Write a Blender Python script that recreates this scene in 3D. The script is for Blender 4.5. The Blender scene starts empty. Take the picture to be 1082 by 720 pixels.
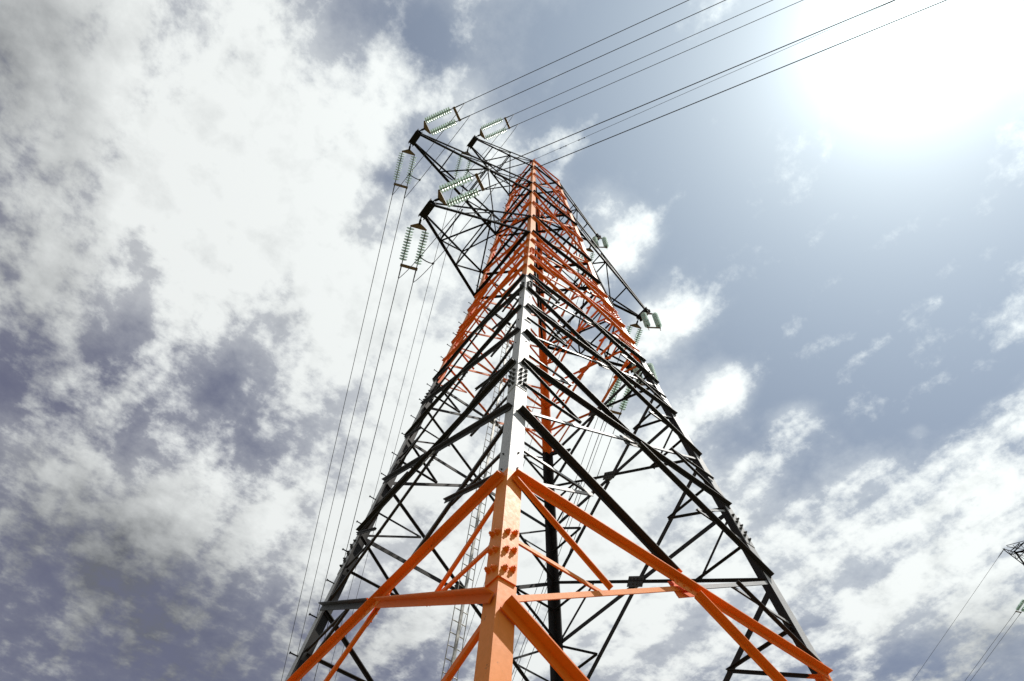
import bpy, math, random
from mathutils import Vector, Matrix
random.seed(7)
R = math.radians
scene = bpy.context.scene
S = 2.6                       # metres per layout unit (half the tower width at the lowest visible panel)
ZG = -3.4023846               # ground level in layout units


def W(x, y, z):
    return Vector((x * S, y * S, (z - ZG) * S))


# ------------------------------------------------------------------ camera
cam_d = bpy.data.cameras.new('camera')
cam = bpy.data.objects.new('camera', cam_d)
scene.collection.objects.link(cam)
scene.camera = cam
cam_d.sensor_width = 36.0
cam_d.lens = 36.0 * 679.61 / 1082.0
cam_d.clip_start = 0.05
cam_d.clip_end = 20000
RM = Matrix(((0.7863746150282529, -0.6170477380906897, 0.02944577654487207),
             (0.5553015305019203, 0.6851922969469268, -0.47132974277762196),
             (0.2706569324096314, 0.3869930298103029, 0.8814653820864721)))
CR = Matrix((RM[0], -Vector(RM[1]), -Vector(RM[2]))).transposed()
cam.matrix_world = Matrix.Translation(W(-2.1036691, -2.5227386, -2.7868430)) @ CR.to_4x4()

# ------------------------------------------------------------------ light and exposure
SUN = Vector((0.4824, -0.330, 1.121)).normalized()
sun_el = math.asin(SUN.z)
sun_d = bpy.data.lights.new('sun', 'SUN')
sun_d.energy = 5.0
sun_d.angle = R(0.5)
sun_d.color = (1.0, 0.955, 0.88)
sun = bpy.data.objects.new('sun', sun_d)
scene.collection.objects.link(sun)
sun.rotation_euler = SUN.to_track_quat('Z', 'Y').to_euler()
sun.location = (0, 0, 60)
vs = scene.view_settings
vs.view_transform = 'Standard'
vs.look = 'None'
vs.gamma = 1.0
vs.use_curve_mapping = False
vs.exposure = 0.0


class NT:
    """small helper for node trees"""
    def __init__(s, nt):
        s.nt = nt

    def add(s, typ, **kw):
        n = s.nt.nodes.new(typ)
        for k, v in kw.items():
            setattr(n, k, v)
        return n

    def put(s, sock, v):
        if hasattr(v, 'is_output'):
            s.nt.links.new(v, sock)
        else:
            sock.default_value = v

    def math(s, op, a, b=None, c=None, clamp=False):
        n = s.add('ShaderNodeMath', operation=op)
        n.use_clamp = clamp
        s.put(n.inputs[0], a)
        if b is not None:
            s.put(n.inputs[1], b)
        if c is not None:
            s.put(n.inputs[2], c)
        return n.outputs[0]

    def vmath(s, op, a, b=None):
        n = s.add('ShaderNodeVectorMath', operation=op)
        s.put(n.inputs[0], a)
        if b is not None:
            s.put(n.inputs[1], b)
        return n.outputs['Value'] if op in ('DOT_PRODUCT', 'DISTANCE', 'LENGTH') else n.outputs[0]

    def smooth(s, v, a, b, lo=0.0, hi=1.0):
        n = s.add('ShaderNodeMapRange', interpolation_type='SMOOTHSTEP')
        s.put(n.inputs['Value'], v)
        s.put(n.inputs['From Min'], a)
        s.put(n.inputs['From Max'], b)
        s.put(n.inputs['To Min'], lo)
        s.put(n.inputs['To Max'], hi)
        return n.outputs[0]

    def noise(s, vec, scale, detail=4, rough=0.5, dist=0.0):
        n = s.add('ShaderNodeTexNoise')
        s.put(n.inputs['Vector'], vec)
        n.inputs['Scale'].default_value = scale
        n.inputs['Detail'].default_value = detail
        n.inputs['Roughness'].default_value = rough
        n.inputs['Distortion'].default_value = dist
        return n.outputs['Fac']

    def mix(s, fac, a, b):
        n = s.add('ShaderNodeMix', data_type='RGBA')
        s.put(n.inputs[0], fac)
        s.put(n.inputs[6], a)
        s.put(n.inputs[7], b)
        return n.outputs[2]


# ------------------------------------------------------------------ sky with a broken deck of altocumulus
SKY_STRENGTH = 0.10
world = bpy.data.worlds.new('World')
scene.world = world
world.use_nodes = True
wt = world.node_tree
wt.nodes.clear()
g = NT(wt)
geo = g.add('ShaderNodeTexCoord')
dirv = geo.outputs['Generated']
sky = g.add('ShaderNodeTexSky', sky_type='NISHITA')
sky.sun_disc = False
sky.sun_elevation = sun_el
sky.sun_rotation = math.atan2(SUN.x, SUN.y)
sky.altitude = 200
sky.air_density = 1.0
sky.dust_density = 0.9
sky.ozone_density = 1.2
sx = g.add('ShaderNodeSeparateXYZ')
g.put(sx.inputs[0], dirv)
zc = g.math('MAXIMUM', sx.outputs[2], 0.06)
cu = g.math('DIVIDE', sx.outputs[0], zc)
cv = g.math('DIVIDE', sx.outputs[1], zc)
cb = g.add('ShaderNodeCombineXYZ')
g.put(cb.inputs[0], cu)
g.put(cb.inputs[1], cv)
P2 = cb.outputs[0]                                  # position on the flat cloud deck (deck height = 1)

# where the deck is thick (+) or open (-): centre and radius on the deck, weight
BANKS = [(-0.401, 0.512, 0.433, 0.36),  (-0.21, 0.45, 0.328, 0.22),  (-0.506, 0.463, 0.269, 0.25),  (-0.143, 0.36, 0.188, 0.26),  (-0.092, 0.251,
         0.062, 0.12),  (-0.071, 0.582, 0.321, 0.24),  (0.044, 0.557, 0.208, 0.18),  (-0.294, 0.739, 0.274, 0.2),  (0.239, 0.704, 0.299, 0.25),
         (0.091, 0.769, 0.216, 0.12),  (-0.318, 1.103, 0.227, -0.1),  (-0.164, 1.062, 0.274, -0.08),  (-0.051, 0.858, 0.079, -0.1),  (-0.371, 0.846,
         0.213, 0.16),  (0.048, 1.039, 0.199, -0.04),  (-0.242, 0.847, 0.129, -0.1),  (-0.122, 0.623, 0.068, -0.18),  (-0.246, 0.616, 0.049, -0.12),
         (-0.151, 1.301, 0.355, 0.26),  (0.037, 1.196, 0.284, 0.3),  (0.273, 1.088, 0.313, 0.36),  (-0.287, 1.252, 0.157, 0.2),  (0.17, 1.486, 0.388,
         0.02),  (-0.074, 1.692, 0.343, 0.04),  (0.357, 1.37, 0.221, -0.02),  (0.195, 0.458, 0.294, 0.5),  (0.552, 0.819, 0.509, 0.5),  (0.574, 0.544,
         0.268, 0.35),  (0.904, 0.824, 0.565, 0.42),  (0.635, 0.325, 0.152, 0.26),  (0.486, 0.247, 0.095, 0.42),  (0.331, 0.175, 0.086, 0.34),
         (0.265, 0.147, 0.045, 0.15),  (-0.004, 0.181, 0.075, 0.4),  (0.081, 0.201, 0.072, 0.3),  (-0.072, 0.145, 0.078, -0.25),  (-0.122, 0.13,
         0.076, -0.1),  (-0.026, 0.341, 0.033, -0.25),  (1.346, 0.374, 0.418, 0.34),  (1.323, 0.177, 0.226, 0.26),  (1.044, 0.48, 0.28, 0.28),
         (0.839, 0.448, 0.151, 0.25),  (1.222, 0.101, 0.095, 0.42),  (0.813, 0.234, 0.078, 0.28),  (0.673, 0.268, 0.084, 0.22),  (0.997, -0.072,
         0.108, -0.2),  (1.008, 0.247, 0.125, 0.2),  (1.013, 0.112, 0.028, 0.2),  (1.714, 0.348, 0.164, 0.2),  (1.355, 0.61, 0.162, -0.15),  (1.557,
         0.526, 0.139, -0.22),  (1.546, 0.322, 0.231, 0.18),  (0.683, 0.61, 0.066, -0.15),  (0.721, 0.034, 0.374, -0.3),  (0.404, 0.037, 0.209,
         -0.26),  (0.175, 0.006, 0.213, -0.25),  (0.99, 0.036, 0.17, -0.14),  (0.43, -0.243, 0.245, -0.5),  (0.819, -0.134, 0.179, -0.32),  (0.212,
         -0.071, 0.193, -0.2),  (-0.236, 0.251, 0.117, 0.22),  (-0.086, 0.97, 0.185, 0.12),  (-0.127, 0.196, 0.052, 0.15),  (0.912, 0.099, 0.132,
         -0.16),  (0.602, -0.022, 0.11, -0.15),  (0.704, -0.258, 0.116, -0.3),  (-0.075, 0.608, 0.222, 0.14),  (-0.332, 0.567, 0.184, 0.1),  (-0.11,
         1.301, 0.263, 0.12),  (1.086, 0.517, 0.36, -0.1),  (0.254, 1.458, 0.336, 0.12),  (-0.229, 0.731, 0.244, 0.1)]


def field(banks, base):
    tot = base
    for (u, v, r, w) in banks:
        d = g.vmath('DISTANCE', P2, (u, v, 0.0))
        tot = g.math('ADD', tot, g.smooth(d, r, r * 0.12, 0.0, w))
    return tot


cover = field(BANKS, -0.13)
mp = g.add('ShaderNodeMapping')                       # billows in long ribs
g.put(mp.inputs['Vector'], P2)
mp.inputs['Rotation'].default_value = (0, 0, R(22))
mp.inputs['Scale'].default_value = (1.0, 0.30, 1.0)
n_rib = g.noise(mp.outputs[0], 8.0, 3, 0.5, 0.3)
n_big = g.noise(P2, 2.6, 5, 0.55, 0.1)
n_mot = g.noise(P2, 13.0, 6, 0.60, 0.12)
n_fine = g.noise(P2, 38.0, 6, 0.66, 0.1)


def amp(n, a):
    return g.math('MULTIPLY', g.math('SUBTRACT', n, 0.5), a)


tex = g.math('ADD', g.math('ADD', amp(n_big, 0.45), amp(n_rib, 1.9)), g.math('ADD', amp(n_mot, 1.15), amp(n_fine, 0.62)))
dens = g.smooth(g.math('ADD', tex, cover), -0.32, 0.40)
veil = g.smooth(g.math('ADD', g.math('MULTIPLY', tex, 0.35), cover), -0.38, 0.40, 0.0, 0.60)
dens = g.math('MAXIMUM', dens, veil)
# thick cloud is greyer; corner patches also paint in lens fall-off
GREY = [(-0.586, 0.465, 0.249, 0.48),  (-0.525, 0.664, 0.289, 0.42),  (-0.412, 0.949, 0.278, 0.45),  (-0.254, 1.353, 0.473, 0.42),  (-0.026, 1.83,
         0.732, 0.7),  (0.353, 1.555, 0.536, 0.52),  (0.042, 1.354, 0.382, 0.22),  (1.714, 0.348, 0.382, 0.35),  (1.652, 0.491, 0.338, 0.25),  (0.618,
         1.281, 0.342, 0.12)]
grey = field(GREY, 0.0)
gn = g.math('ADD', grey, g.math('ADD', amp(n_big, 0.35), amp(n_mot, -0.85)))
grey = g.math('MULTIPLY_ADD', gn, 1.0, 0.0, clamp=True)
cs = g.vmath('DOT_PRODUCT', dirv, tuple(SUN))
csp = g.math('MAXIMUM', cs, 0.0)
lit = g.math('MULTIPLY_ADD', g.math('POWER', csp, 5.0), 1.6, 8.6)      # forward scattering: brighter towards the sun
ccol = g.mix(grey, (0.975, 1.005, 0.995, 1), (0.17, 0.18, 0.20, 1))
ccol = g.vmath('SCALE', ccol)
g.put(ccol.node.inputs['Scale'], lit)
skyc = g.mix(0.60, sky.outputs[0], g.mix(g.math('POWER', csp, 2.0), (2.45, 2.2, 3.0, 1), (1.70, 2.2, 3.05, 1)))              # thin haze over the blue
fall = g.math('MULTIPLY_ADD', g.math('POWER', csp, 2.0), 0.34, 0.73)    # deepest blue away from the sun
skyc = g.vmath('SCALE', skyc)
g.put(skyc.node.inputs['Scale'], fall)
col = g.mix(dens, skyc, ccol)
# aureole of the sun in thin high cloud
aur = g.math('ADD', g.math('ADD', g.math('MULTIPLY', g.math('POWER', csp, 260.0), 9.0), g.math('MULTIPLY', g.math('POWER', csp, 70.0), 3.0)),
             g.math('ADD', g.math('MULTIPLY', g.math('POWER', csp, 20.0), 1.9), g.math('MULTIPLY', g.math('POWER', csp, 4.0), 2.2)))
ac = g.vmath('SCALE', (0.86, 1.05, 1.03))
g.put(ac.node.inputs['Scale'], aur)
col = g.vmath('ADD', col, ac)
bg = g.add('ShaderNodeBackground')
bg.inputs['Strength'].default_value = SKY_STRENGTH
g.put(bg.inputs['Color'], col)
wo = g.add('ShaderNodeOutputWorld')
g.put(wo.inputs['Surface'], bg.outputs[0])
world.cycles.sampling_method = 'MANUAL'
world.cycles.sample_map_resolution = 512


# ------------------------------------------------------------------ materials
def new_mat(name):
    m = bpy.data.materials.new(name)
    m.use_nodes = True
    nt = m.node_tree
    b = nt.nodes['Principled BSDF']
    return m, NT(nt), b


Z_LOW = (-0.585 - ZG) * S          # upper edge of the lowest orange band
Z_HIGH = (2.70 - ZG) * S           # lower edge of the upper orange band


def paint(name, plain, plain2, orange, rough=0.45):
    m, t, b = new_mat(name)
    tc = t.add('ShaderNodeTexCoord')
    o = tc.outputs['Object']
    s = t.add('ShaderNodeSeparateXYZ')
    t.put(s.inputs[0], o)
    zz = s.outputs[2]
    low = t.math('LESS_THAN', zz, Z_LOW)
    high = t.math('GREATER_THAN', zz, Z_HIGH)
    isor = t.math('ADD', low, high, clamp=True)
    n = t.noise(o, 1.3, 7, 0.65)
    f = t.noise(o, 22.0, 5, 0.6)
    k = t.smooth(t.math('ADD', t.math('MULTIPLY', n, 0.7), t.math('MULTIPLY', f, 0.3)), 0.36, 0.62)
    pc = t.mix(k, plain, plain2)
    oc = t.mix(k, orange, tuple(c * 0.88 for c in orange[:3]) + (1,))
    c = t.mix(isor, pc, oc)
    # streaks of dirt and small chips
    mpn = t.add('ShaderNodeMapping')
    t.put(mpn.inputs['Vector'], o)
    mpn.inputs['Scale'].default_value = (26, 26, 1.6)
    st = t.smooth(t.noise(mpn.outputs[0], 1.0, 5, 0.6), 0.60, 0.80, 0.0, 0.35)
    c = t.mix(st, c, (0.10, 0.055, 0.03, 1))
    ru = t.smooth(t.math('ADD', t.math('MULTIPLY', t.noise(o, 5.0, 6, 0.7), 0.6), t.math('MULTIPLY', t.noise(o, 48.0, 4, 0.6), 0.4)), 0.60, 0.68, 0.0, 0.7)
    c = t.mix(ru, c, (0.075, 0.030, 0.014, 1))
    t.put(b.inputs['Base Color'], c)
    b.inputs['Specular IOR Level'].default_value = 0.3
    t.put(b.inputs['Roughness'], t.smooth(f, 0.3, 0.7, rough, rough + 0.07))
    bp = t.add('ShaderNodeBump')
    bp.inputs['Strength'].default_value = 0.10
    bp.inputs['Distance'].default_value = 0.004
    t.put(bp.inputs['Height'], t.noise(o, 60.0, 4, 0.6))
    t.put(b.inputs['Normal'], bp.outputs[0])
    return m


M_DARK = paint('dark_paint', (0.011, 0.010, 0.0095, 1), (0.019, 0.016, 0.015, 1), (0.88, 0.185, 0.004, 1), 0.55)  # dark paint of inner faces; its orange holds the shaded tone
M_PALE = paint('pale_lit_paint', (0.52, 0.52, 0.52, 1), (0.41, 0.41, 0.415, 1), (0.88, 0.262, 0.030, 1), 0.5)  # pale paint of outer faces; its orange holds the sunlit tone
M_MID = paint('grey_shade_paint', (0.075, 0.075, 0.075, 1), (0.05, 0.05, 0.05, 1), (0.88, 0.18, 0.008, 1), 0.55)  # shaded copy of the pale paint for bars off the sun side; also bolts, gussets


def plain(name, c, rough=0.5, metal=0.0, var=0.25, scale=18.0):
    m, t, b = new_mat(name)
    tc = t.add('ShaderNodeTexCoord')
    n = t.noise(tc.outputs['Object'], scale, 6, 0.6)
    cc = t.mix(t.smooth(n, 0.35, 0.65), tuple(x * (1 - var) for x in c) + (1,), tuple(min(1, x * (1 + var)) for x in c) + (1,))
    t.put(b.inputs['Base Color'], cc)
    b.inputs['Roughness'].default_value = rough
    b.inputs['Metallic'].default_value = metal
    return m


M_BLACK = plain('black_steel', (0.012, 0.0105, 0.010), 0.7)
M_BLACK.node_tree.nodes['Principled BSDF'].inputs['Specular IOR Level'].default_value = 0.15
M_BROWN = plain('rusty_yoke_steel', (0.16, 0.105, 0.055), 0.6, 0.0, 0.3)
M_CAP = plain('insulator_cap_iron', (0.05, 0.06, 0.055), 0.5, 0.2)
M_WIRE = plain('weathered_aluminium', (0.05, 0.048, 0.052), 0.6, 0.2)
M_GALV = plain('galvanised_steel', (0.40, 0.40, 0.37), 0.5, 0.3, 0.3, 9.0)
M_CONC = plain('concrete', (0.30, 0.29, 0.27), 0.85, 0.0, 0.2, 6.0)
M_YEL = plain('yellow_enamel', (0.75, 0.55, 0.03), 0.5)
mg, t, b = new_mat('green_glass')
b.inputs['Base Color'].default_value = (0.95, 1.0, 0.97, 1)
b.inputs['Roughness'].default_value = 0.15
b.inputs['IOR'].default_value = 1.3
b.inputs['Transmission Weight'].default_value = 0.9
tl = t.add('ShaderNodeBsdfTranslucent')
tc = t.add('ShaderNodeTexCoord')
t.put(tl.inputs['Color'], t.mix(t.noise(tc.outputs['Object'], 7.0, 3), (0.93, 0.99, 0.96, 1), (0.97, 1.0, 0.985, 1)))
tr = t.add('ShaderNodeBsdfTransparent')
tr.inputs['Color'].default_value = (0.95, 1.0, 0.975, 1)
b.inputs['Transmission Weight'].default_value = 0.0
b.inputs['Base Color'].default_value = (0.55, 0.72, 0.64, 1)
m1 = t.add('ShaderNodeMixShader')
m1.inputs[0].default_value = 0.42
t.put(m1.inputs[1], tl.outputs[0])
t.put(m1.inputs[2], tr.outputs[0])
ms = t.add('ShaderNodeMixShader')
ms.inputs[0].default_value = 0.22
t.put(ms.inputs[1], m1.outputs[0])
t.put(ms.inputs[2], b.outputs[0])
t.put(mg.node_tree.nodes['Material Output'].inputs['Surface'], ms.outputs[0])
M_GLASS = mg

mgd, t, b = new_mat('dry_grass_ground')
tc = t.add('ShaderNodeTexCoord')
o = tc.outputs['Object']
n1 = t.noise(o, 0.08, 8, 0.6)
n2 = t.noise(o, 2.2, 8, 0.65)
c1 = t.mix(t.smooth(n1, 0.4, 0.6), (0.10, 0.10, 0.05, 1), (0.19, 0.16, 0.11, 1))
c2 = t.mix(t.smooth(n2, 0.4, 0.65), c1, (0.06, 0.075, 0.025, 1))
t.put(b.inputs['Base Color'], c2)
b.inputs['Roughness'].default_value = 0.95
M_GROUND = mgd


# ------------------------------------------------------------------ mesh building
class MB:
    def __init__(s):
        s.v, s.f, s.m = [], [], []

    def poly(s, pts, faces, mats):
        k = len(s.v)
        s.v += [Vector(p) for p in pts]
        for fc, mi in zip(faces, mats):
            s.f.append([k + i for i in fc])
            s.m.append(mi)

    def box(s, c, ax, ay, az, mi=0):
        """box about c with half-axes ax, ay, az"""
        c, ax, ay, az = Vector(c), Vector(ax), Vector(ay), Vector(az)
        p = [c + i * ax + j * ay + k * az for k in (-1, 1) for j in (-1, 1) for i in (-1, 1)]
        s.poly(p, [(0, 2, 3, 1), (4, 5, 7, 6), (0, 1, 5, 4), (2, 6, 7, 3), (0, 4, 6, 2), (1, 3, 7, 5)], [mi] * 6)

    def tube(s, pts, r, seg=6, mi=0, caps=True):
        pts = [Vector(p) for p in pts]
        k = len(s.v)
        ref = Vector((0, 0, 1))
        for i, p in enumerate(pts):
            d = (pts[min(i + 1, len(pts) - 1)] - pts[max(i - 1, 0)]).normalized()
            u = d.cross(ref if abs(d.z) < 0.98 else Vector((1, 0, 0))).normalized()
            w = d.cross(u)
            rr = r[i] if isinstance(r, (list, tuple)) else r
            for j in range(seg):
                a = 2 * math.pi * j / seg
                s.v.append(p + (u * math.cos(a) + w * math.sin(a)) * rr)
        for i in range(len(pts) - 1):
            for j in range(seg):
                a, b_ = k + i * seg + j, k + i * seg + (j + 1) % seg
                s.f.append([a, b_, b_ + seg, a + seg])
                s.m.append(mi)
        if caps:
            s.f.append([k + j for j in range(seg)][::-1])
            s.f.append([k + (len(pts) - 1) * seg + j for j in range(seg)])
            s.m += [mi, mi]

    def lathe(s, prof, o, axis, seg=14, mi=0):
        """prof: (radius, height) list along axis from o"""
        o, axis = Vector(o), Vector(axis).normalized()
        s.tube([o + axis * h for _, h in prof], [max(r, 1e-4) for r, _ in prof], seg, mi)

    def build(s, name, mats, parent=None, smooth=False, origin=None):
        me = bpy.data.meshes.new(name)
        vv = s.v if origin is None else [p - Vector(origin) for p in s.v]
        me.from_pydata([tuple(p) for p in vv], [], s.f)
        mats = mats if isinstance(mats, (list, tuple)) else [mats]
        for m in mats:
            me.materials.append(m)
        me.polygons.foreach_set('material_index', s.m)
        if smooth:
            me.polygons.foreach_set('use_smooth', [True] * len(me.polygons))
        me.update()
        o = bpy.data.objects.new(name, me)
        scene.collection.objects.link(o)
        if origin is not None:
            o.location = origin
        if parent is not None:
            o.parent = parent
            if origin is not None:
                o.location = Vector(origin) - parent_world(parent)
        return o


def parent_world(p):
    v = Vector((0, 0, 0))
    while p is not None:
        v = v + p.location
        p = p.parent
    return v


def tag(o, label=None, cat=None, group=None, kind=None):
    for k, v in (('label', label), ('category', cat), ('group', group), ('kind', kind)):
        if v:
            o[k] = v
    return o


def empty(name, loc=(0, 0, 0)):
    o = bpy.data.objects.new(name, None)
    o.empty_display_size = 0.3
    scene.collection.objects.link(o)
    o.location = loc
    return o


def child(o):
    return list(o.children)


# ------------------------------------------------------------------ terrain
def ground_h(x, y):
    hx, hy = 23.26 * S, 0.15 * S
    d = math.hypot(x - hx, y - hy)
    k = max(0.0, min(1.0, (46.0 - d) / 36.0))
    h = 4.96 * S * k * k * (3 - 2 * k)
    r = math.hypot(x, y)
    far = max(0.0, min(1.0, (r - 120) / 600))
    return h + far * 6.0 * math.sin(x * 0.006) * math.cos(y * 0.005)


gm = MB()
xs = sorted(set([-6000, -3000, -1500, -800] + list(range(-500, 501, 50)) + list(range(-120, 121, 6)) + [800, 1500, 3000, 6000]))
nx = len(xs)
for y in xs:
    for x in xs:
        gm.v.append(Vector((x, y, ground_h(x, y) if abs(x) < 3000 and abs(y) < 3000 else 0)))
for j in range(nx - 1):
    for i in range(nx - 1):
        a = j * nx + i
        gm.f.append([a, a + 1, a + nx + 1, a + nx])
        gm.m.append(0)
gnd = gm.build('ground', M_GROUND, None, True)
tag(gnd, 'dry grassy ground under the tall pylon', 'ground', None, 'structure')

# ------------------------------------------------------------------ the tower
S1, S2, ZW = 0.0943176, 0.0439482, 4.6594479


def hw(z):
    return 1 - S1 * min(z, ZW) - S2 * max(z - ZW, 0)


CORN = {'N': (-1, -1), 'R': (1, -1), 'F': (1, 1), 'L': (-1, 1)}
# each face seen from outside: left corner, right corner, outward normal
FACES = [('N', 'R', (0, -1, 0)), ('R', 'F', (1, 0, 0)), ('F', 'L', (0, 1, 0)), ('L', 'N', (-1, 0, 0))]
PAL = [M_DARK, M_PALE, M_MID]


def corner(c, z):
    w = hw(z)
    return W(CORN[c][0] * w, CORN[c][1] * w, z)


def fnormal(n, z):
    s_ = S1 if z < ZW else S2
    return (Vector(n) + Vector((0, 0, s_))).normalized()


def angle_bar(mb, p0, p1, n, w, t, off, out, w2=None, pale=None, dark=0, ext=0.0):
    """L section: flat flange in the face plane (normal n, its back at distance off), second flange at its top edge"""
    p0, p1, n = Vector(p0), Vector(p1), Vector(n).normalized()
    a = (p1 - p0).normalized()
    p0, p1 = p0 - a * ext, p1 + a * ext
    b = n.cross(a)
    if b.z < 0 or (abs(b.z) < 1e-4 and b.x < 0):
        b = -b
    b.normalize()
    w2 = w2 or w
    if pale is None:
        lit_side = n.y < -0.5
        pale = (1 if lit_side else 2) if not out else (0 if lit_side else 2)  # flat face tone follows the sun side: light and shade put into the colour
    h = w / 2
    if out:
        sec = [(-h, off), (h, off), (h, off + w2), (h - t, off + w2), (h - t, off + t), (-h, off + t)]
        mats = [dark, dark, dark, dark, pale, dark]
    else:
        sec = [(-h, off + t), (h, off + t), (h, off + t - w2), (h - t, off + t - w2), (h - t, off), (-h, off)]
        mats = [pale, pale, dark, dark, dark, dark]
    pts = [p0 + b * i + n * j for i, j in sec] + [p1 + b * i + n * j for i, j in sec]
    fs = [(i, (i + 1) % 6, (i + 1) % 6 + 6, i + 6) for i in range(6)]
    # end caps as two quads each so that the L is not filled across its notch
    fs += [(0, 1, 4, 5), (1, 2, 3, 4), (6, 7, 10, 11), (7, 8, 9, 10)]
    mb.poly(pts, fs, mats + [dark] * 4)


LT = 0.011 * S            # leg plate thickness
FLW = [0.078 * S]         # leg flange width


def leg_width(z):
    return (0.078 if z < ZW else 0.078 - 0.020 * min(1, (z - ZW) / 4)) * S


def make_leg(c, root):
    sx_, sy_ = CORN[c]
    mb = MB()
    zs = [ZG - 0.02, -1.255, ZW, 9.93]
    offs = [-0.007 * S, 0.0, 0.0]                      # the lowest piece sits inside the lap of the next
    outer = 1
    for k in range(3):
        za, zb = zs[k], zs[k + 1]
        w1, w2_ = leg_width(za), leg_width(zb)
        if k == 2:
            w1 = leg_width(ZW)
        pts = []
        for z, w in ((za, w1), (zb, w2_)):
            h = corner(c, z) + Vector((sx_, sy_, 0)) * offs[k]
            X, Y = Vector((-sx_, 0, 0)), Vector((0, -sy_, 0))
            pts += [h, h + X * w, h + X * w + Y * LT, h + X * LT + Y * LT, h + X * LT + Y * w, h + Y * w]
        fs = [(i, (i + 1) % 6, (i + 1) % 6 + 6, i + 6) for i in range(6)]
        fs += [(0, 1, 2, 3), (0, 3, 4, 5), (6, 7, 8, 9), (6, 9, 10, 11)]
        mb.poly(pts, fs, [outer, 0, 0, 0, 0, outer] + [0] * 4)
    return mb.build('leg', PAL, root)


def nut(mb, p, n, r, h, mi=0):
    n = Vector(n).normalized()
    mb.lathe([(r * 1.35, 0), (r * 1.35, h * 0.18), (r * 1.02, h * 0.2), (r, h * 0.95), (r * 0.85, h)], p, n, 6, mi)
    mb.tube([Vector(p) + n * h, Vector(p) + n * h * 1.55], r * 0.55, 6, mi)


tower = tag(empty('transmission_tower'), 'huge orange and black lattice pylon seen from below, filling the middle of the view', 'pylon', 'lattice pylons')
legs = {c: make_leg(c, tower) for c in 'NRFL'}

PANELS = [(-2.76, -1.36, 0.041, 1), (-1.36, 0.0, 0.037, 1), (0.0, 1.185, 0.031, 1), (1.185, 2.26, 0.028, 1),
          (2.26, 3.05, 0.028, 1), (3.05, 3.80, 0.026, 1), (3.80, 4.64, 0.025, 1),
          (4.67, 5.45, 0.028, 0), (5.47, 7.02, 0.027, 2), (7.06, 7.73, 0.025, 0), (7.75, 9.27, 0.024, 2), (9.30, 9.88, 0.023, 0)]
T = 0.0060 * S
secondary, bundle = [], MB()
cam_p = Vector(cam.matrix_world.translation)


def lerp(a, b_, f):
    return a + (b_ - a) * f


def along(face, f, z):
    """point on a face at fraction f from its left corner, height z"""
    return lerp(corner(face[0], z), corner(face[1], z), f)


jit = random.Random(3)


def sec_bar(p0, p1, n, out, w):
    e = jit.uniform(0, 0.0015) * S
    if out:
        secondary.append((p0, p1, n, w, T * 0.8, T * 1.02 + e, True))
    else:
        secondary.append((p0, p1, n, w, T * 0.8, -LT - T * 2.0 - e, False))


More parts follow.
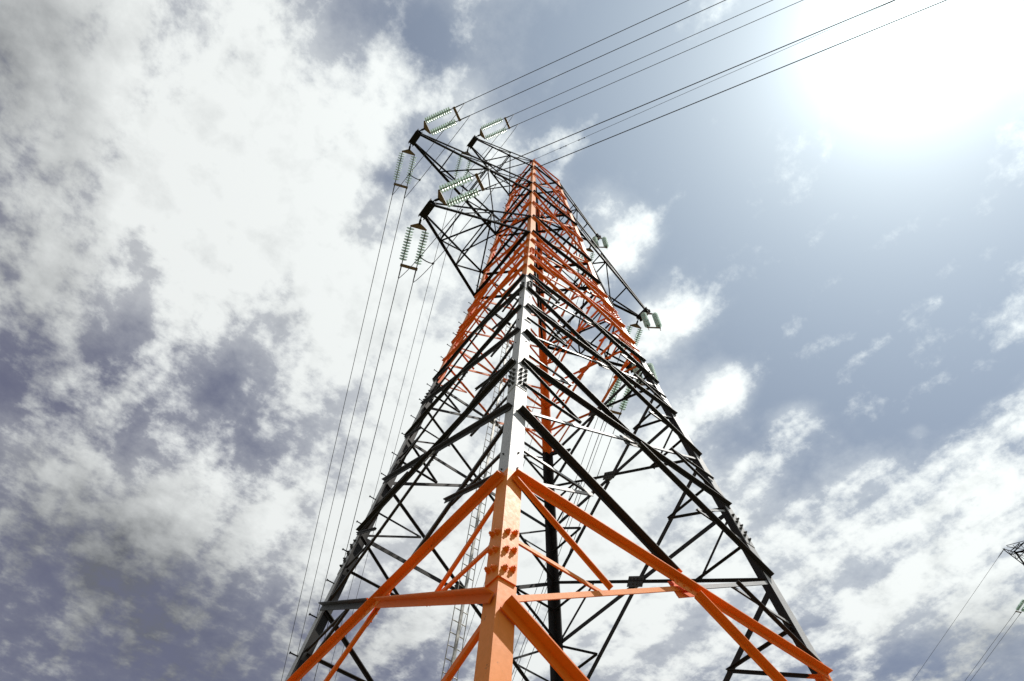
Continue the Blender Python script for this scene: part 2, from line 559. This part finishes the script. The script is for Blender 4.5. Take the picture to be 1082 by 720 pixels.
for fi, fc in enumerate(FACES):
    for (za, zb, wd, kind) in PANELS:
        wa, wb = hw(za), hw(zb)
        zx = za + (zb - za) * wa / (wa + wb)
        n = fnormal(fc[2], zx)
        w = wd * S
        wm = hw(zx)
        iw = 0.030 / wm                        # ends stop on the leg flange
        La, Ra, Lb, Rb = along(fc, 0, za), along(fc, 1, za), along(fc, 0, zb), along(fc, 1, zb)
        J = along(fc, 0.5, zx)
        # inner diagonal, flat flange towards the outside: lower left to upper right
        m = MB()
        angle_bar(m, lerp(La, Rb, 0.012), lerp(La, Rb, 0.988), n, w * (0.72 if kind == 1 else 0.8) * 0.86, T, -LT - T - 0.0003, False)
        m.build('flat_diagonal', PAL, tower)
        # outer diagonal: upper left to lower right
        if kind == 1:
            gap = 0.028 * (1 if za > -2 else 1)
            for (p, q) in ((Lb, J), (J, Ra)):
                m = MB()
                d0 = lerp(p, q, 0.022 if p is Lb else gap * 1.6)
                d1 = lerp(p, q, 0.978 if q is Ra else 1 - gap * 1.6)
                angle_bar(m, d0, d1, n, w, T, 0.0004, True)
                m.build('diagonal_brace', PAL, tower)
        else:
            m = MB()
            angle_bar(m, lerp(Lb, Ra, 0.02), lerp(Lb, Ra, 0.98), n, w, T, 0.0004, True)
            m.build('diagonal_brace', PAL, tower)
        if kind in (1, 2):
            HL, HR = along(fc, 0, zx), along(fc, 1, zx)
            m = MB()
            angle_bar(m, lerp(HL, HR, 0.012), lerp(HL, HR, 0.988), n, w * 1.05, T, 0.0002, True)
            m.build('horizontal_brace', PAL, tower)
        if kind == 1:
            # gusset plate behind the crossing
            m = MB()
            a = (HR - HL).normalized()
            up = n.cross(a)
            if up.z < 0:
                up = -up
            dg = (Rb - La).normalized()
            dp = n.cross(dg).normalized()
            m.box(J - n * (LT + T * 1.6), dg * 0.085 * S * (wm ** 0.7), dp * 0.042 * S * (wm ** 0.7), n * T * 0.4, 2)
            for q in range(4):
                for e in (-1, 1):
                    nut(m, J - n * (LT + T * 2.0) + dg * (q - 1.5) * 0.042 * S * wm + dp * e * 0.022 * S * wm, -n, 0.006 * S, 0.006 * S, 2)
            m.build('gusset_plate', PAL, tower)
            # a short splice plate in front of the crossing
            m = MB()
            m.box(J - up * w * 0.62 + n * T * 1.3, a * 0.082 * S * wm, up * w * 0.42, n * T * 0.25, 1)
            for q in range(4):
                nut(m, J + a * (q - 1.5) * 0.042 * S * wm - up * w * 0.50 + n * T * 1.5, n, 0.0055 * S, 0.006 * S, 0)
            m.build('cover_plate', PAL, tower)
        if kind == 1 or kind == 2:
            ws = (0.016 if kind == 2 else 0.019 if za < -0.5 else 0.016) * S
            for (cx, up_, inner) in ((0, 0, True), (1, 1, True), (0, 1, False), (1, 0, False)):
                zend = zb if up_ else za
                end = along(fc, cx, zend)
                Pm = lerp(end, J, 0.5)
                Hc = along(fc, cx, zx)
                Mid = along(fc, cx, (zx + zend) / 2)
                ins = 0.03 if kind == 1 else 0.03
                k_out = inner
                sec_bar(lerp(Hc, Pm, 0.05), Pm, n, k_out, ws)
                if kind == 1 and -2.5 < za < 3.0:
                    sec_bar(lerp(Mid, Pm, 0.08), Pm, n, (inner and fi % 2 == 0 and za > -1), ws * 0.9)
    for z, wd in ((ZW, 0.036), (5.46, 0.030), (7.04, 0.032), (7.74, 0.026), (9.285, 0.028), (9.90, 0.024)):
        n = fnormal(fc[2], z)
        m = MB()
        A, B_ = along(fc, 0, z), along(fc, 1, z)
        angle_bar(m, lerp(A, B_, 0.012), lerp(A, B_, 0.988), n, wd * S, T, T * 1.15, True)
        m.build('belt_beam', [M_BLACK, M_BLACK] if z < 9.8 else PAL, tower)

secondary.sort(key=lambda q: ((q[0] + q[1]) / 2 - cam_p).length / max(0.05, (q[0] - q[1]).length) ** 0.7)
for i, q in enumerate(secondary):
    if i < 96:
        m = MB()
        angle_bar(m, *q)
        m.build('secondary_brace', PAL, tower)
    else:
        angle_bar(bundle, *q)
if bundle.v:
    tag(bundle.build('small_bracing', PAL, tower), kind='stuff')

# plan bracing inside the body at the cross-arm levels and at the foot
for z in (ZW - 0.03, 5.43, 7.0, 7.70, 9.25, 9.87):
    for (c0, c1, dz) in (('N', 'F', 0), ('R', 'L', 0.02)):
        m = MB()
        A, B_ = corner(c0, z + dz), corner(c1, z + dz)
        angle_bar(m, lerp(A, B_, 0.03), lerp(A, B_, 0.97), Vector((0, 0, 1)), 0.028 * S, T, -T, False)
        m.build('plan_brace', [M_BLACK, M_BLACK], tower)
# splices and their nuts on the legs
SPL = [(-1.10, 3, 0.098), (0.42, 4, 0.062), (2.36, 4, 0.05), (3.72, 4, 0.055)]
for c in 'NRFL':
    sx_, sy_ = CORN[c]
    for fdir, perp in (((sx_, 0, 0), (0, -sy_, 0)), ((0, sy_, 0), (-sx_, 0, 0))):
        visible = {'N': True, 'L': fdir == (-1, 0, 0), 'R': fdir == (0, -1, 0), 'F': False}[c]
        for (z0, rows, dz) in SPL:
            n = fnormal(fdir, z0)
            if z0 > 0:
                m = MB()
                zt, zb_ = z0 + dz * rows / 2 + 0.03, z0 - dz * rows / 2 - 0.03
                A, B_ = corner(c, zb_), corner(c, zt)
                wv = Vector(perp) * leg_width(z0) * 0.96
                ins = Vector(perp) * 0.001
                k = T * 0.55
                pts = [A + ins, A + ins + wv, B_ + ins + wv, B_ + ins]
                pts = pts + [p + n * k for p in pts]
                m.poly(pts, [(0, 3, 2, 1), (4, 5, 6, 7), (0, 1, 5, 4), (1, 2, 6, 5), (2, 3, 7, 6), (3, 0, 4, 7)], [1] * 6)
                m.build('splice_plate', PAL, legs[c])
            if not visible:
                continue
            for r_ in range(rows):
                for cc in (0, 1):
                    zz = z0 + (r_ - (rows - 1) / 2) * dz + (cc - 0.5) * 0.016
                    p = corner(c, zz) + Vector(perp) * leg_width(z0) * (0.30 + 0.44 * cc) + n * (T * 0.5 if z0 > 0 else 0.0005)
                    m = MB()
                    big = 1.0 if z0 < 0 else 0.92
                    nut(m, p, n, (0.0112 if z0 < 0 else 0.0098) * S, (0.0125 if z0 < 0 else 0.0120) * S)
                    m.build('bolt', PAL if z0 < 0 else [M_MID], legs[c])
# loose bolts where small bracing meets the near leg
for z in (-0.55, -0.42, 0.03, 0.70, 1.02, 1.50, 1.86, 2.05):
    for fdir, perp in (((-1, 0, 0), (0, 1, 0)), ((0, -1, 0), (1, 0, 0))):
        m = MB()
        n = fnormal(fdir, z)
        nut(m, corner('N', z) + Vector(perp) * leg_width(z) * 0.62 + n * 0.0005, n, 0.0042 * S, 0.005 * S)
        m.build('bolt', PAL, legs['N'])
# step bolts up one leg
for i in range(40):
    z = -0.62 + i * 0.265
    if z > 9.5:
        break
    m = MB()
    p = corner('L', z) + Vector((0, -1, 0)) * leg_width(z) * 0.35
    m.tube([p + Vector((0.02, 0, 0)), p + Vector((-0.050 * S, 0, 0.0))], 0.0042 * S, 6)
    m.lathe([(0.0075 * S, 0), (0.0075 * S, 0.006 * S)], p + Vector((-0.050 * S, 0, 0)), (-1, 0, 0), 6)
    m.build('step_bolt', [M_BLACK], legs['L'])
# concrete footings
for c in 'NRFL':
    m = MB()
    p = corner(c, ZG)
    m.lathe([(0.50, -0.4), (0.50, 0.28), (0.46, 0.32), (0.0, 0.32)], Vector((p.x, p.y, 0)) - Vector((CORN[c][0], CORN[c][1], 0)) * 0.08, (0, 0, 1), 20)
    m.build('footing', M_CONC, tower)
# yellow plate on the right-hand face
m = MB()
n = fnormal((0, -1, 0), 3.4)
pp = along(FACES[0], 0.60, 3.62)
m.box(pp + n * T * 8, Vector((0.05, 0, 0)), Vector((0, 0, 0.05)), n * 0.004)
m.build('marker_plate', M_YEL, tower)

# ladder up the middle of the far left face
lad = empty('ladder')
lad.parent = tower


def ladder_pt(u, z, o=0.0):
    return W(u, hw(z) - 0.035 - o, z)


ZL = (ZG + 0.15, 4.55)
for s_ in (-1, 1):
    m = MB()
    m.tube([ladder_pt(s_ * 0.060, ZL[0]), ladder_pt(s_ * 0.060, ZL[1])], 0.0034 * S, 6)
    m.build('rail', M_GALV, lad)
m = MB()
m.box((ladder_pt(0.0, ZL[0], 0.01) + ladder_pt(0.0, ZL[1], 0.01)) / 2, Vector((0.0105 * S, 0, 0)), Vector((0, 0.008 * S, 0)),
      (ladder_pt(0, ZL[1]) - ladder_pt(0, ZL[0])) / 2)
m.build('spine', M_GALV, lad)
z = ZL[0] + 0.08
k = 0
while z < ZL[1]:
    if k < 100:
        m = MB()
        m.tube([ladder_pt(-0.060, z), ladder_pt(0.060, z)], 0.0036 * S, 6)
        m.build('rung', M_GALV, lad)
    z += 0.098
    k += 1

# ------------------------------------------------------------------ cross-arms
ARMS = {'low': (1.69, 4.66, 5.45, 0.033), 'middle': (2.32, 7.04, 7.74, 0.035), 'top': (1.50, 9.285, 9.90, 0.028)}
TIPH = 0.13
TIPZ = {'low': 4.68, 'middle': 7.02, 'top': 9.32}


def cross_arm(side, zb, zt, ln, wd, tz):
    arm = empty('cross_arm', W(side * hw(zb), 0, zb))
    arm.parent = tower
    arm_o = W(side * hw(zb), 0, zb)

    def done(mb, name, mat=M_BLACK):
        return mb.build(name, [mat, mat, mat], arm, False, arm_o)
    w = wd * S
    tip = {s_: W(side * ln, s_ * 0.085, tz) for s_ in (-1, 1)}
    bot = {s_: W(side * hw(zb), s_ * hw(zb), zb) for s_ in (-1, 1)}
    top = {s_: W(side * hw(zt), s_ * hw(zt), zt) for s_ in (-1, 1)}
    upn = Vector((0, 0, 1))
    NB = 3
    fr = [0.0, 0.40, 0.70, 0.96]
    for s_ in (-1, 1):
        m = MB()
        angle_bar(m, bot[s_], tip[s_], Vector((0, s_, 0)), w, T, 0, False, None, 0, 0)
        done(m, 'bottom_chord')
        m = MB()
        angle_bar(m, top[s_], tip[s_] + Vector((0, 0, 0.05 * S)), Vector((0, s_, 0)), w * 0.72, T, 0, False, None, 0, 0)
        done(m, 'top_chord')
        # side lacing between top and bottom chord
        m = MB()
        for i in range(NB - 1):
            tf, bf = lerp(top[s_], tip[s_], fr[i]), lerp(bot[s_], tip[s_], fr[i + 1])
            angle_bar(m, tf, bf, Vector((0, s_, 0)), 0.016 * S, T * 0.7, -T * 2.4, False, None, 0, 0)
            tf2 = lerp(top[s_], tip[s_], fr[i + 1])
            angle_bar(m, tf2, bf, Vector((0, s_, 0)), 0.016 * S, T * 0.7, -T * 3.6, False, None, 0, 0)
        done(m, 'side_lacing')
    # lacing of the underside: near corner struts and zigzag
    m = MB()
    for i in range(1, NB):
        a, b_ = lerp(bot[-1], tip[-1], fr[i]), lerp(bot[1], tip[1], fr[i])
        angle_bar(m, a, b_, upn, 0.018 * S, T * 0.7, -T * 0.5, False, None, 0, 0)
        c_ = lerp(bot[1 if i % 2 else -1], tip[1 if i % 2 else -1], fr[i - 1])
        d_ = lerp(bot[-1 if i % 2 else 1], tip[-1 if i % 2 else 1], fr[i])
        angle_bar(m, c_, d_, upn, 0.018 * S, T * 0.7, -T * 1.6, False, None, 0, 0)
    done(m, 'bottom_lacing')
    m = MB()
    for i in range(1, NB - 1):
        a, b_ = lerp(top[-1], tip[-1], fr[i]), lerp(top[1], tip[1], fr[i])
        angle_bar(m, a, b_, upn, 0.015 * S, T * 0.7, 0, False, None, 0, 0)
        c_ = lerp(top[-1 if i % 2 else 1], tip[-1 if i % 2 else 1], fr[i - 1])
        d_ = lerp(top[1 if i % 2 else -1], tip[1 if i % 2 else -1], fr[i])
        angle_bar(m, c_, d_, upn, 0.015 * S, T * 0.7, T, False, None, 0, 0)
    done(m, 'top_lacing')
    # tip plates
    m = MB()
    c_ = W(side * ln, 0, tz)
    for dx in (-0.036, 0.036):
        m.box(c_ + Vector((dx * S, 0, 0.010 * S)), Vector((0.006 * S, 0, 0)), Vector((0, 0.125 * S, 0)), Vector((0, 0, 0.040 * S)))
    m.box(c_ + Vector((0, 0, -0.034 * S)), Vector((0.048 * S, 0, 0)), Vector((0, 0.105 * S, 0)), Vector((0, 0, 0.004 * S)))
    m.box(c_ + Vector((0, 0, 0.055 * S)), Vector((0.040 * S, 0, 0)), Vector((0, 0.11 * S, 0)), Vector((0, 0, 0.004 * S)))
    for e in (-1, 1):
        nut(m, c_ + Vector((0.02 * S, e * 0.06 * S, -0.038 * S)), (0, 0, -1), 0.008 * S, 0.008 * S)
        nut(m, c_ + Vector((-0.02 * S, e * 0.06 * S, -0.038 * S)), (0, 0, -1), 0.008 * S, 0.008 * S)
    done(m, 'tip_plate')
    return arm


for side in (-1, 1):
    for k, (ln, zb, zt, wd) in ARMS.items():
        cross_arm(side, zb, zt, ln, wd, TIPZ[k])

# ------------------------------------------------------------------ insulators
DISC_N, PITCH, DISC_R = 12, 0.0350 * S, 0.049 * S
db = MB()
prof = [(0.30, 0.10), (0.62, 0.06), (0.92, -0.06), (1.0, -0.20), (0.95, -0.235), (0.78, -0.14), (0.62, -0.19), (0.50, -0.10), (0.28, -0.08)]
db.lathe([(r_ * DISC_R, h * DISC_R) for r_, h in prof], (0, 0, 0), (1, 0, 0), 18)
disc_mesh_o = db.build('glass_disc', M_GLASS, None, True)
disc_mesh = disc_mesh_o.data
bpy.data.objects.remove(disc_mesh_o)

A_M, A_P = R(28), R(22)
DIR_M = Vector((math.sin(A_M), -math.cos(A_M), -0.12))
DIR_P = Vector((math.sin(A_P), math.cos(A_P), -0.22))


def insulator(tip, d, sep_dir, label, prongs=False):
    """double string from the arm tip along d; returns the two far ends"""
    d = Vector(d).normalized()
    e = Vector(sep_dir)
    e = (e - d * e.dot(d)).normalized()
    n = d.cross(e).normalized()
    root = empty('insulator_string', tip)
    tag(root, label, 'insulator', 'glass insulator strings on the pylon')
    rot = Matrix((d, e, n)).transposed()

    def L(x, y, zz=0.0):
        return Vector(tip) + d * (x * S) + e * (y * S) + n * (zz * S)
    h = 0.092
    m = MB()
    m.tube([L(-0.02, 0), L(0.085, 0)], 0.008 * S, 8)
    m.box(L(0.05, 0), d * 0.03 * S, e * 0.014 * S, n * 0.005 * S)
    m.build('shackle', M_BLACK, root, False, tip)
    m = MB()
    th = 0.0045
    tri = [(0.068, -0.014), (0.068, 0.014), (0.118, h + 0.012), (0.136, h + 0.006), (0.136, -h - 0.006), (0.118, -h - 0.012)]
    m.poly([L(x, y, -th) for x, y in tri] + [L(x, y, th) for x, y in tri],
           [(0, 1, 2, 3, 4, 5), (6, 11, 10, 9, 8, 7)] + [(i, i + 6, (i + 1) % 6 + 6, (i + 1) % 6) for i in range(6)], [0] * 8)
    m.build('yoke_plate', M_BROWN, root, False, tip)
    x0 = 0.165
    x1 = x0 + DISC_N * PITCH / S
    for s_ in (-1, 1):
        st = MB()
        st.tube([L(0.128, s_ * h), L(x1 + 0.03, s_ * h)], 0.0062 * S, 6)
        for i in range(DISC_N):
            c_ = L(x0 + i * PITCH / S, s_ * h)
            st.lathe([(0.010 * S, -0.010 * S), (0.0125 * S, -0.007 * S), (0.012 * S, 0.003 * S), (0.007 * S, 0.008 * S)], c_, d, 8)
        so = st.build('disc_string', M_CAP, root, False, tip)
        for i in range(DISC_N):
            o = bpy.data.objects.new('glass_disc', disc_mesh)
            scene.collection.objects.link(o)
            o.parent = so
            M4 = rot.to_4x4()
            M4.translation = L(x0 + i * PITCH / S, s_ * h) - Vector(tip)
            o.matrix_basis = M4
    m = MB()
    m.box(L(x1 + 0.035, 0), d * 0.019 * S, e * (h + 0.016) * S, n * 0.0048 * S)
    m.build('yoke_plate', M_BROWN, root, False, tip)
    ends = [L(x1 + 0.05, s_ * h) for s_ in (-1, 1)]
    if prongs:
        for s_ in (-1, 1):
            m = MB()
            m.tube([L(x1 + 0.03, s_ * h), L(x1 + 0.13, s_ * h)], 0.006 * S, 6)
            m.build('clamp', M_BROWN, root, False, tip)
    else:
        for s_ in (-1, 1):
            m = MB()
            m.tube([L(x1 + 0.04, s_ * h), L(x1 + 0.20, s_ * h)], [0.0085 * S, 0.0065 * S], 6)
            m.build('clamp', M_CAP, root, False, tip)
    return ends


WR = 0.0050 * S


def wire(name, pts, label, cat, group, r=WR, seg=5):
    m = MB()
    m.tube(pts, r, seg)
    o = m.build(name, M_WIRE, None, True, pts[0])
    return tag(o, label, cat, group)


def span(p, az, sgn, sl, length, curve):
    """a wire leaving p along azimuth az; slope sl at the start, curving up with distance"""
    pts = []
    for i in range(61):
        s_ = length * (i / 60) ** 1.6
        pts.append(Vector(p) + Vector((math.sin(az) * s_, sgn * math.cos(az) * s_, sl * s_ + curve * s_ * s_)) * S)
    return pts


def jumper(p, q, drop):
    pts = []
    for i in range(25):
        f = i / 24
        pts.append(lerp(Vector(p), Vector(q), f) + Vector((0, 0, -drop * S * (1 - (2 * f - 1) ** 4 * 0.6 - (2 * f - 1) ** 2 * 0.4))))
    return pts


NAMES = {'low': 'lowest', 'middle': 'middle', 'top': 'topmost'}
for side, sname in ((-1, 'left'), (1, 'right')):
    for k in ('low', 'middle', 'top'):
        ln = ARMS[k][0]
        tz = TIPZ[k]
        tm = W(side * ln, -TIPH, tz)
        tp = W(side * ln, TIPH, tz)
        an = NAMES[k]
        e2 = insulator(tp, DIR_P, Vector((math.cos(A_P), -math.sin(A_P), 0)),
                       ('glass insulator pair hanging down-left from the tip of the %s left cross-arm' if side < 0 else
                        'dark glass insulator pair running down-left behind the bracing from the %s right cross-arm') % an)
        if side < 0:
            e1 = insulator(tm, DIR_M, Vector((math.cos(A_M), math.sin(A_M), 0)),
                           'pale green glass insulator pair pulling up-right from the tip of the %s left cross-arm' % an)
        else:
            insulator(W(side * ln, -0.10, tz - 0.02), Vector((0, 0, -1)), Vector((0.8, -0.6, 0)),
                      'pale green glass insulator pair hanging free with no wire under the %s right cross-arm' % an, True)
        for i in range(2):
            pos = ('left', 'right')[i]
            pts = span(e2[i], A_P, 1, -0.20, 75, 0.0014)
            wire('conductor_wire', pts, ('%s wire of the pair running to the lower left from the %s left cross-arm' if side < 0 else
                 '%s wire of the thin pair seen through the lattice below the %s right cross-arm') % (pos, an), 'power line', 'conductor wires of the pylon')
            if side < 0:
                pts1 = span(e1[i], A_M, -1, -0.11, 75, 0.0009)
                wire('conductor_wire', pts1, '%s wire of the pair climbing to the upper right from the %s left cross-arm' % (('upper', 'lower')[i], an),
                     'power line', 'conductor wires of the pylon')
                dm, dp = DIR_M.normalized(), DIR_P.normalized()
                ja, jb = e1[i] + dm * 0.16 * S, e2[i] + dp * 0.16 * S
                jp = jumper(ja, jb, 0.30)
                wire('jumper_wire', jp, '%s loop of slack jumper wire passing under the tip of the %s left cross-arm' % (('outer', 'inner')[i], an),
                     'jumper wire', 'jumper loops under the left arms', WR * 0.85)
                if i == 0:
                    jp0 = jp
                else:
                    a, b_ = jp0[17], jp[17]
                    m = MB()
                    mid = (a + b_) / 2 + Vector((0, 0, -0.035 * S))
                    m.tube([a, lerp(a, mid, 0.5) + Vector((0, 0, -0.012 * S)), mid, lerp(mid, b_, 0.5) + Vector((0, 0, -0.012 * S)), b_], 0.007 * S, 6)
                    m.lathe([(0.013 * S, -0.012 * S), (0.013 * S, 0.012 * S)], a, (jp0[18] - jp0[16]), 6)
                    m.lathe([(0.013 * S, -0.012 * S), (0.013 * S, 0.012 * S)], b_, (jp[18] - jp[16]), 6)
                    tag(m.build('wire_spacer', M_CAP, None, True, a), 'small curved spacer bar between the jumper wires of the %s left cross-arm' % an,
                        'spacer', 'jumper wire spacers')

# earth wire from the very top with two vibration dampers
ep = W(-0.33, -0.345, 9.96)
m = MB()
m.box(W(-0.33, -0.335, 9.93), Vector((0.012 * S, 0, 0)), Vector((0, 0.012 * S, 0)), Vector((0, 0, 0.045 * S)))
m.tube([W(-0.33, -0.34, 9.96), W(-0.32, -0.38, 9.955)], 0.008 * S, 6)
m.build('earth_bracket', PAL, tower)
ew = span(ep, R(27), -1, -0.085, 75, 0.0008)
wire('earth_wire', ew, 'single thin earth wire running to the upper right from the very top of the pylon', 'earth wire', None, WR * 0.7)
for q, s0 in enumerate((0.62, 1.0)):
    d = Vector((math.sin(R(27)), -math.cos(R(27)), -0.085)).normalized()
    c_ = ep + d * s0 * S
    m = MB()
    m.tube([c_ + d * -0.055 * S + Vector((0, 0, -0.02 * S)), c_ + d * 0.055 * S + Vector((0, 0, -0.02 * S))], 0.003 * S, 6)
    m.box(c_ + Vector((0, 0, -0.008 * S)), d * 0.006 * S, Vector((0.004 * S, 0.002 * S, 0)), Vector((0, 0, 0.014 * S)))
    for e in (-1, 1):
        m.lathe([(0.006 * S, -0.018 * S), (0.010 * S, -0.014 * S), (0.010 * S, 0.014 * S), (0.006 * S, 0.018 * S)],
                c_ + d * e * 0.055 * S + Vector((0, 0, -0.02 * S)), d, 8)
    tag(m.build('vibration_damper', M_CAP, None, True, c_),
        ('small damper weight on the earth wire, the one nearer the pylon top', 'small damper weight on the earth wire, the one farther from the pylon top')[q],
        'damper', 'vibration dampers on the earth wire')

# ------------------------------------------------------------------ second pylon, its arm just in view at the right edge
TH2 = R(-15)
OFF = Vector((23.26 * S, 0.15 * S, 4.96 * S))


def copy_tree(o, parent, skip):
    c_ = o.copy()
    scene.collection.objects.link(c_)
    if parent is not None:
        c_.parent = parent
    for ch in list(o.children):
        if ch.name.split('.')[0] not in skip:
            copy_tree(ch, c_, skip)
    return c_


t2 = copy_tree(tower, None, ('bolt', 'step_bolt', 'cover_plate', 'marker_plate', 'ladder', 'secondary_brace', 'small_bracing', 'tip_plate'))
t2.location = OFF
t2.rotation_euler = (0, 0, TH2)
for o in t2.children_recursive:                     # the distant pylon is bare dark steel
    if o.type == 'MESH':
        for sl in o.material_slots:
            sl.link = 'OBJECT'
            sl.material = M_BLACK
tag(t2, 'second distant lattice pylon with only a dark cross-arm showing at the right edge', 'pylon', 'lattice pylons')
R2 = Matrix.Rotation(TH2, 3, 'Z')
tp = R2 @ W(-ARMS['middle'][0], TIPH, TIPZ['middle']) + OFF
e = insulator(tp, Vector((math.sin(R(24)), math.cos(R(24)), -0.12)), Vector((math.cos(R(24)), -math.sin(R(24)), 0)),
              'small glass insulator pair under the cross-arm of the distant pylon at the right edge')
for i in range(2):
    wire('conductor_wire', span(e[i], R(24), 1, -0.10, 75, 0.0007),
         '%s wire of the thin pair descending at the right edge from the distant pylon' % ('left', 'right')[i], 'power line', 'wires of the distant pylon')
tt = R2 @ W(-ARMS['top'][0] - 0.03, 0.02, TIPZ['top']) + OFF
m = MB()
d = Vector((math.sin(R(24)), math.cos(R(24)), -0.1)).normalized()
m.tube([tt, tt + d * 0.20 * S], [0.012 * S, 0.012 * S], 6)
m.tube([tt + d * 0.20 * S, tt + d * 0.42 * S], [0.016 * S, 0.008 * S], 6)
tag(m.build('wire_clamp', M_CAP, None, True, tt), 'small dark clamp at the pointed arm tip of the distant pylon', 'clamp')
wire('earth_wire', span(tt + d * 0.40 * S, R(24), 1, -0.10, 75, 0.0007),
     'single thin wire descending from the pointed tip of the distant pylon at the right edge', 'earth wire', 'wires of the distant pylon')
